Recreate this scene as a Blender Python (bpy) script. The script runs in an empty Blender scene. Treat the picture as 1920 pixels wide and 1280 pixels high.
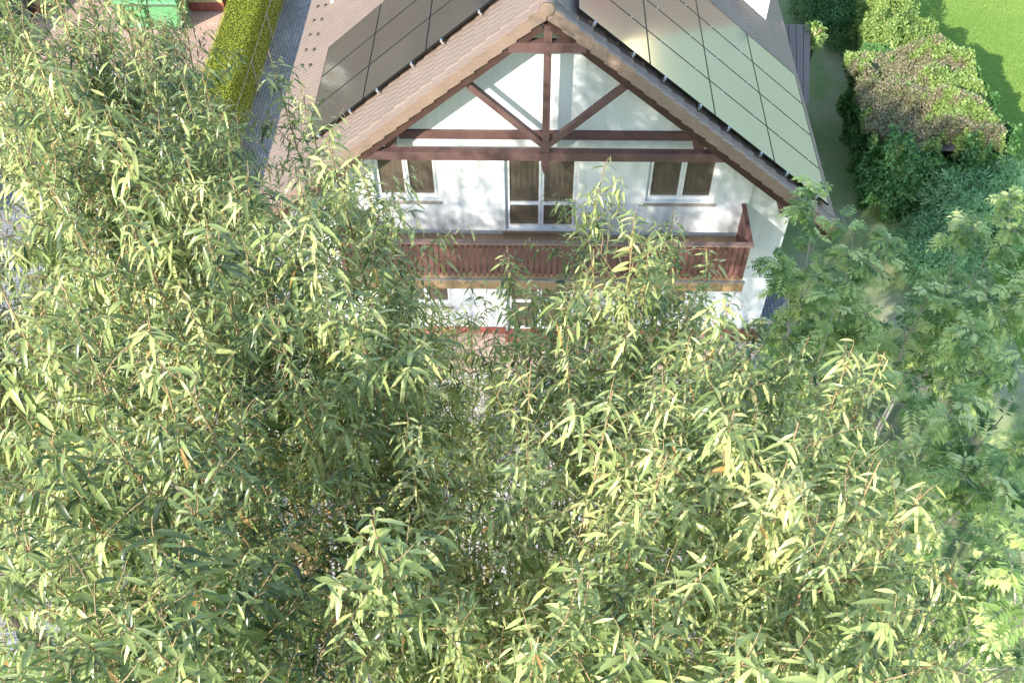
import bpy, math, random
import numpy as np
from mathutils import Matrix, Vector

# ------------------------------------------------------------------ camera, sky, sun
scn = bpy.context.scene
COL = scn.collection
cam_pos = np.array([-0.161, -14.97, 18.58])
PITCH, YAW, ROLL, FPX = 0.8935, -0.0353, -0.0151, 1818.3
cp, sp, cy, sy = math.cos(PITCH), math.sin(PITCH), math.cos(YAW), math.sin(YAW)
fw = np.array([sy*cp, cy*cp, -sp]); rt = np.array([cy, -sy, 0.]); up = np.cross(rt, fw)
cr, sr = math.cos(ROLL), math.sin(ROLL)
rt, up = cr*rt+sr*up, -sr*rt+cr*up
cd = bpy.data.cameras.new('camera'); cam = bpy.data.objects.new('camera', cd); COL.objects.link(cam)
cam.matrix_world = Matrix(((rt[0], up[0], -fw[0], cam_pos[0]), (rt[1], up[1], -fw[1], cam_pos[1]),
                           (rt[2], up[2], -fw[2], cam_pos[2]), (0, 0, 0, 1)))
cd.sensor_width = 36; cd.lens = FPX/1920*36; cd.clip_end = 2000; cd.clip_start = .05
scn.camera = cam
SUN = np.array([-.37, -.46, .345]); SUN = SUN/np.linalg.norm(SUN)
w = bpy.data.worlds.new('World'); scn.world = w; w.use_nodes = True
nt = w.node_tree; bg = nt.nodes['Background']
sky = nt.nodes.new('ShaderNodeTexSky'); sky.sky_type = 'NISHITA'; sky.sun_disc = False
sky.sun_elevation = math.asin(SUN[2]); sky.sun_rotation = math.atan2(SUN[0], SUN[1])
sky.dust_density = .35; sky.air_density = 1.15
nt.links.new(sky.outputs[0], bg.inputs[0]); bg.inputs[1].default_value = .15
sl = bpy.data.lights.new('sun', 'SUN'); so = bpy.data.objects.new('sun', sl); COL.objects.link(so)
sl.energy = 3.4; sl.angle = math.radians(.53); sl.color = (1, .93, .82)
so.rotation_euler = Vector(SUN).to_track_quat('Z', 'Y').to_euler(); so.location = (0, 0, 40)
vs = scn.view_settings; vs.view_transform = 'Standard'; vs.look = 'None'; vs.exposure = 1.28; vs.gamma = 1
scn.cycles.max_bounces = 7; scn.cycles.transparent_max_bounces = 4
scn.cycles.diffuse_bounces = 3; scn.cycles.transmission_bounces = 4; scn.cycles.glossy_bounces = 3

rng = np.random.default_rng(7); random.seed(7)
def nrm(v): return v/np.maximum(np.linalg.norm(v, axis=-1, keepdims=True), 1e-9)
def world_at(px, py, z=None, dist=None):     # a viewing ray meets height z / goes dist metres
    d = rt*((px-960)/FPX)+up*(-(py-640)/FPX)+fw; d = d/np.linalg.norm(d)
    t = dist if dist is not None else (z-cam_pos[2])/d[2]
    return cam_pos+d*t

# ------------------------------------------------------------------ materials
def mat(name, col, rough=.7, spec=.4, metal=0., **k):
    m = bpy.data.materials.new(name); m.use_nodes = True
    b = m.node_tree.nodes['Principled BSDF']
    b.inputs['Base Color'].default_value = (*col, 1); b.inputs['Roughness'].default_value = rough
    b.inputs['Specular IOR Level'].default_value = spec; b.inputs['Metallic'].default_value = metal
    return m
def N(m, t, **k):
    n = m.node_tree.nodes.new(t)
    for a, v in k.items(): setattr(n, a, v)
    return n
def L(m, a, b): m.node_tree.links.new(a, b)
def coords(m, scale=(1, 1, 1), rot=(0, 0, 0)):
    tc = N(m, 'ShaderNodeTexCoord'); mp = N(m, 'ShaderNodeMapping')
    mp.inputs['Scale'].default_value = scale; mp.inputs['Rotation'].default_value = rot
    L(m, tc.outputs['Object'], mp.inputs[0]); return mp.outputs[0]
def noise(m, vec, scale, detail=4, rough=.6):
    n = N(m, 'ShaderNodeTexNoise'); n.inputs['Scale'].default_value = scale
    n.inputs['Detail'].default_value = detail; n.inputs['Roughness'].default_value = rough
    L(m, vec, n.inputs['Vector']); return n.outputs['Fac']
def ramp(m, fac, stops):
    r = N(m, 'ShaderNodeValToRGB'); e = r.color_ramp.elements
    while len(e) < len(stops): e.new(.5)
    for i, (p, c) in enumerate(stops): e[i].position = p; e[i].color = (*c, 1)
    L(m, fac, r.inputs[0]); return r.outputs[0]
def mix(m, fac, a, b, mode='MIX'):
    x = N(m, 'ShaderNodeMix', data_type='RGBA', blend_type=mode)
    for s, v in ((0, fac), (6, a), (7, b)):
        if hasattr(v, 'is_output'): L(m, v, x.inputs[s])
        elif s == 0: x.inputs[0].default_value = v
        else: x.inputs[s].default_value = (*v, 1)
    return x.outputs[2]
def bump(m, h, strength=.3, dist=.02):
    b = N(m, 'ShaderNodeBump'); b.inputs['Strength'].default_value = strength; b.inputs['Distance'].default_value = dist
    L(m, h, b.inputs['Height']); L(m, b.outputs[0], m.node_tree.nodes['Principled BSDF'].inputs['Normal'])
def base(m, c): L(m, c, m.node_tree.nodes['Principled BSDF'].inputs['Base Color'])
def varied(name, c1, c2, scale=3, rough=.75, spec=.3, stretch=(1, 1, 1), bmp=.25, bdist=.01, fine=40):
    m = mat(name, c1, rough, spec); v = coords(m, stretch)
    a = noise(m, v, scale, 6); f = noise(m, v, fine, 3)
    c = ramp(m, a, [(.32, c1), (.68, c2)])
    c = mix(m, .35, c, ramp(m, f, [(.3, tuple(x*.72 for x in c1)), (.7, tuple(min(1, x*1.2) for x in c2))]))
    base(m, c); bump(m, f, bmp, bdist); return m
def pavers(name, c1, c2, mortar, bw, bh, rot=0., msize=.012):
    m = mat(name, c1, .85, .25); v = coords(m, (1, 1, 1), (0, 0, rot))
    b = N(m, 'ShaderNodeTexBrick'); L(m, v, b.inputs['Vector'])
    b.inputs['Color1'].default_value = (*c1, 1); b.inputs['Color2'].default_value = (*c2, 1); b.inputs['Mortar'].default_value = (*mortar, 1)
    b.inputs['Scale'].default_value = 1; b.inputs['Brick Width'].default_value = bw; b.inputs['Row Height'].default_value = bh
    b.inputs['Mortar Size'].default_value = msize; b.inputs['Bias'].default_value = 0
    n = noise(m, v, .8, 6); n2 = noise(m, v, 22, 4)
    c = mix(m, .55, b.outputs['Color'], ramp(m, n, [(.3, (.35, .35, .35)), (.7, (.85, .85, .85))]), 'OVERLAY')
    c = mix(m, .35, c, ramp(m, n2, [(.3, (.3, .3, .3)), (.7, (.75, .75, .75))]), 'OVERLAY')
    base(m, c); inv = N(m, 'ShaderNodeMath', operation='SUBTRACT'); inv.inputs[0].default_value = 1
    L(m, b.outputs['Fac'], inv.inputs[1]); bump(m, inv.outputs[0], .5, .01); return m

M = {}
M['plaster'] = varied('white_plaster', (.72, .745, .76), (.77, .79, .80), .7, .9, .2, bmp=.25, bdist=.004, fine=60)
m = M['plaster']; v = coords(m, (5, 5, .35)); st_ = noise(m, v, 1.3, 5, .6); pb = m.node_tree.nodes['Principled BSDF']; src = pb.inputs['Base Color'].links[0].from_socket
base(m, mix(m, .55, src, ramp(m, st_, [(.35, (.80, .80, .78)), (.55, (1, 1, 1))]), 'MULTIPLY'))
M['plinth'] = pavers('brick_plinth', (.30, .09, .07), (.38, .13, .10), (.12, .07, .06), .26, .075, 0)
M['tile'] = varied('brown_roof_tile', (.215, .158, .125), (.27, .20, .158), 1.4, .5, .5, bmp=.3, bdist=.004, fine=30)
M['verge'] = varied('brown_verge_tile', (.25, .175, .135), (.32, .225, .175), 2, .5, .5, bmp=.2, bdist=.003, fine=30)
M['timber'] = varied('red_brown_timber', (.105, .055, .048), (.165, .095, .085), 2.5, .6, .35, (1, 1, 1), .3, .004, 25)
M['balcony_timber'] = varied('red_balcony_boards', (.14, .065, .055), (.20, .098, .082), 2.5, .6, .35, (1, 1, 1), .3, .004, 25)
M['soffit'] = varied('dark_soffit_boards', (.055, .03, .024), (.09, .05, .04), 3, .7, .2)
M['rail'] = varied('weathered_handrail', (.24, .15, .12), (.33, .23, .19), 3, .6, .3)
M['deck'] = varied('tan_deck_boards', (.30, .19, .10), (.42, .28, .16), 2, .7, .3, (6, 1, 1))
M['pvc'] = mat('white_window_plastic', (.82, .83, .84), .3, .5)
M['sill'] = mat('grey_sill_metal', (.33, .29, .25), .45, .5)
M['chrome'] = mat('silver_clamp', (.75, .75, .75), .35, .5, .9)
M['frame'] = mat('black_panel_frame', (.015, .016, .018), .35, .5, .4)
M['dark'] = mat('dark_metal', (.03, .03, .033), .5, .5)
m = mat('window_glass', (.02, .02, .02), .02, .9); M['car_glass'] = m
m = bpy.data.materials.new('lightened_glass'); m.use_nodes = True; m.node_tree.nodes.clear()
tr_ = N(m, 'ShaderNodeBsdfTransparent'); tr_.inputs[0].default_value = (.90, .86, .78, 1); gl_ = N(m, 'ShaderNodeBsdfGlossy'); gl_.inputs['Roughness'].default_value = .015
lw = N(m, 'ShaderNodeLayerWeight'); pw = N(m, 'ShaderNodeMath', operation='POWER'); pw.inputs[1].default_value = 3.; L(m, lw.outputs['Facing'], pw.inputs[0]); fz = N(m, 'ShaderNodeMath', operation='MULTIPLY_ADD'); L(m, pw.outputs[0], fz.inputs[0]); fz.inputs[1].default_value = .5; fz.inputs[2].default_value = .06; ms_ = N(m, 'ShaderNodeMixShader'); ou_ = N(m, 'ShaderNodeOutputMaterial')
L(m, fz.outputs[0], ms_.inputs[0]); L(m, tr_.outputs[0], ms_.inputs[1]); L(m, gl_.outputs[0], ms_.inputs[2]); df_ = N(m, 'ShaderNodeBsdfDiffuse'); df_.inputs[0].default_value = (.24, .20, .155, 1); md_ = N(m, 'ShaderNodeMixShader'); md_.inputs[0].default_value = .38; L(m, ms_.outputs[0], md_.inputs[1]); L(m, df_.outputs[0], md_.inputs[2]); L(m, md_.outputs[0], ou_.inputs[0]); M['glass'] = m  # tan diffuse layer painted into the panes stands in for a lighter interior
m = mat('solar_glass', (.02, .024, .03), .10, .8)
b_ = m.node_tree.nodes['Principled BSDF']; b_.inputs['IOR'].default_value = 2.3; b_.inputs['Coat Weight'].default_value = 1; b_.inputs['Coat Roughness'].default_value = .06
v = coords(m); dust = noise(m, v, .9, 5)
base(m, ramp(m, dust, [(.3, (.035, .036, .034)), (.7, (.07, .07, .06))]))
glo = N(m, 'ShaderNodeBsdfGlossy'); glo.inputs['Roughness'].default_value = .09; glo.inputs[0].default_value = (.95, .95, .95, 1)
msh = N(m, 'ShaderNodeMixShader'); msh.inputs[0].default_value = .24; L(m, b_.outputs[0], msh.inputs[1]); L(m, glo.outputs[0], msh.inputs[2]); L(m, msh.outputs[0], m.node_tree.nodes['Material Output'].inputs[0]); M['solar'] = m

M['pink_pavers'] = pavers('pink_terrace_pavers', (.44, .31, .255), (.52, .38, .31), (.25, .19, .16), .42, .42, .0, .01)
M['grey_pavers'] = pavers('grey_yard_pavers', (.25, .25, .25), (.33, .33, .325), (.13, .13, .13), .21, .105, .0, .008)
M['light_pavers'] = pavers('light_yard_pavers', (.46, .42, .40), (.56, .51, .485), (.24, .21, .20), .30, .20, .0, .012)
M['red_pavers'] = pavers('reddish_drive_pavers', (.45, .29, .23), (.52, .36, .29), (.28, .2, .17), .2, .1, .7, .008)
M['path'] = pavers('grey_path_pavers', (.24, .24, .25), (.31, .31, .32), (.12, .12, .125), .2, .1, 1.5708, .01)

m = mat('lawn_grass', (.1, .2, .03), .9, .15); v = coords(m)
a = noise(m, v, .35, 6); b2 = noise(m, v, 9, 5, .7); c2 = noise(m, v, 70, 3, .7)
col = ramp(m, a, [(.30, (.24, .38, .08)), (.55, (.34, .50, .11)), (.75, (.44, .58, .15))])
col = mix(m, .45, col, ramp(m, b2, [(.3, (.10, .20, .03)), (.55, (.26, .44, .08)), (.8, (.46, .50, .18))]))
col = mix(m, .3, col, ramp(m, c2, [(.3, (.04, .08, .015)), (.7, (.24, .36, .08))]))
base(m, col); bump(m, c2, .8, .04); M['lawn'] = m
m = mat('worn_grass', (.12, .15, .05), .95, .1); v = coords(m)
a = noise(m, v, .6, 6); b2 = noise(m, v, 11, 5, .7); c2 = noise(m, v, 80, 3, .7)
col = ramp(m, a, [(.38, (.20, .36, .11)), (.5, (.38, .46, .20)), (.6, (.66, .56, .42))])
col = mix(m, .4, col, ramp(m, b2, [(.3, (.20, .30, .11)), (.6, (.42, .50, .22)), (.8, (.60, .54, .38))]))
col = mix(m, .3, col, ramp(m, c2, [(.3, (.20, .26, .10)), (.7, (.50, .54, .28))]))
base(m, col); bump(m, c2, .8, .04); M['worn'] = m
m = mat('garden_soil', (.1, .08, .05), .95, .1); v = coords(m)
a = noise(m, v, 1.2, 6); b2 = noise(m, v, 20, 5, .7)
base(m, mix(m, .5, ramp(m, a, [(.4, (.11, .19, .055)), (.6, (.22, .20, .12))]), ramp(m, b2, [(.3, (.09, .13, .045)), (.7, (.30, .28, .17))])))
bump(m, b2, .8, .05); M['soil'] = m

def leaf_mat(name, stops, under, transl=.35, rough=.38, spec=.5, tint=(1.15, 1.25, .55)):
    m = bpy.data.materials.new(name); m.use_nodes = True; t = m.node_tree
    b = t.nodes['Principled BSDF']; out = t.nodes['Material Output']
    at = N(m, 'ShaderNodeAttribute', attribute_name='rnd')
    c = ramp(m, at.outputs['Fac'], stops)
    if under is not None:
        g = N(m, 'ShaderNodeNewGeometry'); c2 = mix(m, .65, c, under)
        c = mix(m, g.outputs['Backfacing'], c, c2)
    L(m, c, b.inputs['Base Color']); b.inputs['Roughness'].default_value = rough; b.inputs['Specular IOR Level'].default_value = spec
    tr = N(m, 'ShaderNodeBsdfTranslucent'); L(m, mix(m, 1, c, tint, 'MULTIPLY'), tr.inputs[0])
    ms = N(m, 'ShaderNodeMixShader'); ms.inputs[0].default_value = transl
    L(m, b.outputs[0], ms.inputs[1]); L(m, tr.outputs[0], ms.inputs[2]); L(m, ms.outputs[0], out.inputs[0]); return m
M['willow'] = leaf_mat('willow_leaf', [(0, (.055, .085, .035)), (.28, (.145, .195, .066)), (.6, (.33, .395, .138)), (.86, (.57, .61, .235)), (.97, (.66, .62, .27)), (1, (.55, .33, .11))], (.36, .41, .28), .2, .3, .5, (1.1, 1.2, .6))
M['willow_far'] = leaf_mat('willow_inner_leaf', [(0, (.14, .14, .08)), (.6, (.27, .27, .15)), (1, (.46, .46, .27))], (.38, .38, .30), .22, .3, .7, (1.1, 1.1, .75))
M['twig'] = varied('willow_twig_bark', (.36, .23, .12), (.44, .33, .19), 6, .6, .3)
M['bark'] = varied('grey_brown_bark', (.11, .09, .07), (.20, .17, .13), 5, .85, .2, (3, 3, .6), .8, .02, 18)
M['pale_bark'] = varied('pale_grey_bark', (.30, .28, .25), (.42, .40, .35), 5, .7, .2)
M['rowan'] = leaf_mat('rowan_leaflet', [(0, (.06, .12, .04)), (.35, (.25, .38, .11)), (.65, (.54, .66, .22)), (1, (.84, .84, .36))], (.36, .46, .22), .15, .42, .3, (1.1, 1.15, .6))
M['ivy'] = leaf_mat('ivy_leaf', [(0, (.06, .17, .05)), (.6, (.13, .28, .085)), (1, (.34, .50, .17))], None, .2, .4)
M['ivy_dry'] = leaf_mat('dry_vine_leaf', [(0, (.20, .24, .10)), (.25, (.30, .34, .14)), (.45, (.32, .26, .18)), (.8, (.44, .35, .26)), (1, (.52, .54, .24))], None, .25, .6)
M['lime'] = leaf_mat('yellow_green_leaf', [(0, (.20, .32, .08)), (.6, (.36, .48, .14)), (.85, (.50, .58, .22)), (1, (.42, .28, .18))], None, .3, .5)
M['shrub'] = leaf_mat('grey_green_leaf', [(0, (.18, .36, .15)), (.6, (.36, .58, .28)), (1, (.64, .78, .46))], (.34, .44, .34), .3, .5)
M['hedge'] = leaf_mat('hedge_leaf', [(0, (.28, .32, .03)), (.6, (.52, .54, .05)), (1, (.70, .68, .10))], None, .25, .5)
M['hedge_in'] = varied('hedge_inner_twigs', (.05, .07, .01), (.10, .13, .02), 8, .9, .1)
M['blade'] = leaf_mat('grass_blade', [(0, (.22, .36, .07)), (.6, (.38, .54, .13)), (1, (.58, .66, .24))], None, .35, .5)
M['blade_dry'] = leaf_mat('worn_grass_blade', [(0, (.22, .36, .12)), (.6, (.42, .56, .20)), (1, (.72, .64, .42))], None, .3, .6)

# ------------------------------------------------------------------ object helpers
def link(o, parent=None, **props):
    COL.objects.link(o)
    if parent is not None: o.parent = parent
    for k, v in props.items(): o[k] = v
    return o
def thing(name, label, cat, loc=(0, 0, 0), group=None):
    o = bpy.data.objects.new(name, None); o.empty_display_size = .3; link(o); o.location = loc
    o['label'] = label; o['category'] = cat
    if group: o['group'] = group
    return o
def raw(name, V, F4=None, F3=None, mats=(), mi=None, rnd=None, smooth=False, parent=None, world=True, **props):
    me = bpy.data.meshes.new(name); V = np.asarray(V, np.float32).reshape(-1, 3)
    if parent is not None and world:
        V = V-np.array(parent_loc(parent), np.float32)
    F4 = np.zeros((0, 4), np.int32) if F4 is None else np.asarray(F4, np.int32).reshape(-1, 4)
    F3 = np.zeros((0, 3), np.int32) if F3 is None else np.asarray(F3, np.int32).reshape(-1, 3)
    n4, n3 = len(F4), len(F3)
    me.vertices.add(len(V)); me.vertices.foreach_set('co', V.ravel())
    me.loops.add(n4*4+n3*3); me.loops.foreach_set('vertex_index', np.concatenate([F4.ravel(), F3.ravel()]).astype(np.int32))
    me.polygons.add(n4+n3)
    st = np.concatenate([np.arange(n4)*4, n4*4+np.arange(n3)*3]).astype(np.int32)
    me.polygons.foreach_set('loop_start', st)
    if mi is not None: me.polygons.foreach_set('material_index', np.asarray(mi, np.int32))
    me.polygons.foreach_set('use_smooth', np.full(n4+n3, bool(smooth)))
    for m in (mats if isinstance(mats, (list, tuple)) else [mats]): me.materials.append(m)
    if rnd is not None:
        a = me.attributes.new('rnd', 'FLOAT', 'POINT'); a.data.foreach_set('value', np.asarray(rnd, np.float32))
    me.update(calc_edges=True); me.validate()
    return link(bpy.data.objects.new(name, me), parent, **props)
def parent_loc(p):
    l = np.zeros(3)
    while p is not None: l = l+np.array(p.location); p = p.parent
    return l
class MB:                                   # a small mesh collector
    def __init__(s): s.v = []; s.q = []; s.t = []; s.n = 0
    def add(s, V, q=(), t=()):
        s.v.append(np.asarray(V, float).reshape(-1, 3))
        if len(q): s.q.append(np.asarray(q)+s.n)
        if len(t): s.t.append(np.asarray(t)+s.n)
        s.n += len(s.v[-1]); return s
    def hexa(s, P):                         # 8 corners: bottom ring 0-3, top ring 4-7
        return s.add(P, [(0, 3, 2, 1), (4, 5, 6, 7), (0, 1, 5, 4), (1, 2, 6, 5), (2, 3, 7, 6), (3, 0, 4, 7)])
    def box(s, x0, x1, y0, y1, z0, z1):
        return s.hexa([(x0, y0, z0), (x1, y0, z0), (x1, y1, z0), (x0, y1, z0), (x0, y0, z1), (x1, y0, z1), (x1, y1, z1), (x0, y1, z1)])
    def bar(s, a, b, w, d, up=(0, 0, 1)):   # a squared bar from a to b
        a, b = np.array(a, float), np.array(b, float); t = nrm(b-a); x = nrm(np.cross(t, up)); y = np.cross(x, t)
        P = []
        for p in (a, b):
            for i, j in ((-1, -1), (1, -1), (1, 1), (-1, 1)): P.append(p+x*i*w/2+y*j*d/2)
        return s.hexa(P)
    def tube(s, pts, rad, m=8):
        pts = np.array(pts, float)[None]; rad = np.array(rad, float)[None]*np.ones((1, pts.shape[1]))
        V, q, t = tubes(pts, rad, m, cap=True); return s.add(V, q, t)
    def build(s, name, m, parent=None, smooth=False, **props):
        return raw(name, np.concatenate(s.v), np.concatenate(s.q) if s.q else None, np.concatenate(s.t) if s.t else None, m, parent=parent, smooth=smooth, **props)
def tubes(P, R, m=4, cap=False):            # P (N,K,3), R (N,K)
    n, k = P.shape[:2]
    T = np.gradient(P, axis=1); T = nrm(T)
    ref = np.where(np.abs(T[:, :1, 2:3]) > .9, np.array([1., 0, 0]), np.array([0, 0, 1.]))*np.ones_like(T)
    A = nrm(np.cross(T, ref)); B = np.cross(T, A)
    an = np.arange(m)*2*math.pi/m
    V = P[:, :, None]+R[:, :, None, None]*(A[:, :, None]*np.cos(an)[:, None]+B[:, :, None]*np.sin(an)[:, None])
    idx = np.arange(n*k*m).reshape(n, k, m)
    a = idx[:, :-1]; b = idx[:, 1:]
    q = np.stack([a, np.roll(a, -1, 2), np.roll(b, -1, 2), b], -1).reshape(-1, 4)[:, ::-1]
    V = V.reshape(-1, 3); t = np.zeros((0, 3), int)
    if cap:
        e = idx[:, -1]; c = len(V)+np.arange(n); V = np.concatenate([V, P[:, -1]])
        t = np.stack([e, np.roll(e, -1, 1), np.repeat(c[:, None], m, 1)], -1).reshape(-1, 3)
    return V, q, t

# ------------------------------------------------------------------ leaves
PROF = {'hi': ([0, .18, .48, .78, 1], [0, .62, 1, .66, 0]), 'lo': ([0, .42, 1], [0, 1, 0])}
def leaves(P, D, S, Ln, W, droop=.25, fold=.25, lod='hi', curl=None):
    """P base, D direction, S side hint, Ln length, W full width -> verts, quads, tris"""
    n = len(P); ts, ws = PROF[lod]
    D = nrm(D); side = nrm(np.cross(D, np.cross(S, D))+1e-6); nor = np.cross(side, D)
    flip = np.where(nor[:, 2:3] < 0, -1., 1.); nor = nor*flip; side = side*flip
    g = np.array([0, 0, -1.])
    if np.isscalar(droop): droop = np.full(n, droop)
    rows = []
    for t, wv in zip(ts, ws):
        c = P+D*(Ln*t)[:, None]+g*(Ln*droop*t*t)[:, None]
        if wv == 0: rows.append(c[:, None])
        else:
            off = side*(W*.5*wv)[:, None]; lift = nor*(W*.5*wv*fold)[:, None]
            rows.append(np.stack([c-off+lift, c, c+off+lift], 1))
    V = np.concatenate(rows, 1); k = V.shape[1]; o = (np.arange(n)*k)[:, None]
    q = []; t3 = []
    inner = len(ts)-2
    t3 += [[0, 2, 1], [0, 3, 2]]
    for i in range(inner-1):
        a = 1+3*i; q += [[a, a+1, a+4, a+3], [a+1, a+2, a+5, a+4]]
    a = 1+3*(inner-1); t3 += [[a, a+1, k-1], [a+1, a+2, k-1]]
    Q = (o[:, :, None]+np.array(q)[None]).reshape(-1, 4) if q else np.zeros((0, 4), int)
    T = (o[:, :, None]+np.array(t3)[None]).reshape(-1, 3)
    return V.reshape(-1, 3), Q, T, k
def curve(P0, D, Ln, K, droop, rg, wob=.05):   # P0 (N,3) D (N,3) Ln (N,), bends by gravity
    t = np.linspace(0, 1, K)[None, :, None]; n = len(P0)
    wv = nrm(rg.normal(size=(n, 3)))
    return P0[:, None]+D[:, None]*Ln[:, None, None]*t+np.array([0, 0, -1.])*(droop*Ln)[:, None, None]*t**2+wv[:, None]*(Ln*wob)[:, None, None]*np.sin(t*math.pi)
def along(C, f):                                # point & tangent on curves C (N,K,3) at f (N,M)
    K = C.shape[1]; x = f*(K-1); i = np.clip(x.astype(int), 0, K-2); u = (x-i)[..., None]
    r = np.arange(len(C))[:, None]
    return C[r, i]*(1-u)+C[r, i+1]*u, nrm(C[r, i+1]-C[r, i])
def perp(T, ang):
    ref = np.where(np.abs(T[..., 2:3]) > .95, np.array([1., 0, 0]), np.array([0, 0, 1.]))*np.ones_like(T)
    A = nrm(np.cross(T, ref)); B = np.cross(T, A); return A*np.cos(ang)[..., None]+B*np.sin(ang)[..., None]
class Crown:
    def __init__(s): s.V = []; s.Q = []; s.T = []; s.mq = []; s.mt = []; s.r = []; s.n = 0
    def put(s, V, Q, T, mi, r):
        s.V.append(V); s.Q.append(Q+s.n); s.T.append(T+s.n); s.mq.append(np.full(len(Q), mi)); s.mt.append(np.full(len(T), mi)); s.r.append(r); s.n += len(V)
    def stems(s, P, R, m=3):
        V, q, t = tubes(P, R, m); s.put(V, q, t, 1, np.zeros(len(V)))
    def leaf(s, P, D, S, Ln, W, rnd, **k):
        if not len(P): return
        V, Q, T, kk = leaves(P, D, S, Ln, W, **k); s.put(V, Q, T, 0, np.repeat(rnd, kk))
    def build(s, name, mats, parent, **props):
        if not s.V: return None
        return raw(name, np.concatenate(s.V), np.concatenate(s.Q), np.concatenate(s.T), mats, np.concatenate(s.mq+s.mt), np.concatenate(s.r), True, parent, **props)

def leafy_shoots(cr, C, spacing, Ls, rg, ratio=.19, lod='hi', f0=.12, spread=.95, bias=0., droopr=(.2, .75)):
    """dress curves C (N,K,3) with alternate leaves"""
    n = len(C); ln = np.linalg.norm(np.diff(C, axis=1), axis=2).sum(1); M_ = max(2, int(ln.max()/spacing))
    idx = np.arange(M_)[None]*np.ones((n, 1)); cnt = np.maximum(2, ln/spacing)[:, None]
    keep = idx < cnt; f = f0+(1-f0)*np.minimum(1, (idx+rg.random((n, M_))*.5)/cnt)
    P, T = along(C, np.clip(f, 0, .999)); ang = idx*2.4+rg.random((n, 1))*6.28+rg.normal(size=(n, M_))*.3
    O = perp(T, ang); D = nrm(T*(1.-.15*rg.random((n, M_, 1)))*.5+O*spread+rg.normal(size=O.shape)*.15+np.array([0, 0, -.5])*rg.uniform(.5, 1.5, (n, M_, 1)))
    tipf = 1-.45*np.clip((f-.75)/.25, 0, 1)
    LL = rg.uniform(*Ls, size=(n, M_))*tipf*(.8+.2*rg.random((n, 1)))
    base_r = rg.random((n, 1))*.62
    R = np.clip(base_r+rg.random((n, M_))*.42+bias-.05+.12*np.clip((f-.6)/.4, 0, 1), 0, .93); R[rg.random((n, M_)) < .006] = 1
    keep &= rg.random((n, M_)) > .06
    P, D, LL, R, O = P[keep], D[keep], LL[keep], R[keep], O[keep]
    S = np.cross(D, np.array([0, 0, 1.]))+rg.normal(size=D.shape)*.35
    cr.leaf(P, D, S, LL, LL*ratio*rg.uniform(.8, 1.2, len(LL)), R, droop=rg.uniform(*droopr, len(LL)), fold=.3, lod=lod)

def plume(cr, tip, foot, rg, depth=4.5, reach=.85, dens=1., Ls=(.085, .165), lod='hi', sub=True, spacing=.038, bias=0.):
    """one leading stem that climbs from the fork to the tip, with side shoots set round it"""
    tip, foot = np.array(tip, float), np.array(foot, float)
    K = 36; t = np.linspace(0, 1, K)[:, None]
    mid = foot*.35+tip*.65; mid[2] = foot[2]*.55+tip[2]*.45
    C = (1-t)**2*foot+2*t*(1-t)*mid+t*t*tip
    C = C+np.sin(t*7+rg.random()*6)*np.array([.05, .05, 0])*rg.normal(size=3)*(1-t*.5)
    seg = np.linalg.norm(np.diff(C, axis=0), axis=1); s = np.concatenate([[0], np.cumsum(seg)]); tot = s[-1]
    cr.stems(C[None], (.0035+.0085*(1-t[:, 0])**.9*tot/3)[None], 6)
    n = int(depth/.085*dens); d = rg.beta(1.05, 1.25, n)*min(depth, tot*.95); d = np.sort(d)+.03
    pos = np.stack([np.interp(tot-d, s, C[:, i]) for i in range(3)], 1)
    tan = nrm(np.stack([np.interp(tot-d+.05, s, C[:, i])-np.interp(tot-d-.1, s, C[:, i]) for i in range(3)], 1))
    ang = np.arange(n)*2.4+rg.normal(size=n)*.5; O = perp(tan, ang)
    opening = np.clip(.35+.38*d, .35, 1.25)[:, None]
    D = nrm(tan*.9+O*opening+np.array([0, 0, .12]))
    ln = np.minimum(.16+.42*d, reach)*rg.uniform(.55, 1.15, n)
    Cs = curve(pos, D, ln, 7, rg.uniform(-.05, .28, n), rg, .06)
    cr.stems(Cs, (.0058*np.linspace(1, .25, 7))[None]*np.ones((n, 1))*(.6+.6*ln/reach)[:, None], 3)
    leafy_shoots(cr, Cs, spacing, Ls, rg, lod=lod, bias=bias)
    top = C[None, -10:]; leafy_shoots(cr, top, spacing*.8, Ls, rg, lod=lod, f0=.05, bias=bias+.1)
    if sub:
        big = np.where(ln > .42)[0]; big = np.repeat(big, 2)
        if len(big):
            P, T = along(Cs[big], rg.uniform(.25, .85, (len(big), 1))); P, T = P[:, 0], T[:, 0]
            O = perp(T, rg.random(len(big))*6.28); D = nrm(T+O*.8+np.array([0, 0, .15]))
            Cb = curve(P, D, rg.uniform(.18, .42, len(big)), 5, rg.uniform(0, .25, len(big)), rg, .05)
            cr.stems(Cb, (.0034*np.linspace(1, .4, 5))[None]*np.ones((len(big), 1)), 3)
            leafy_shoots(cr, Cb, spacing, Ls, rg, lod=lod, bias=bias)

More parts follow.
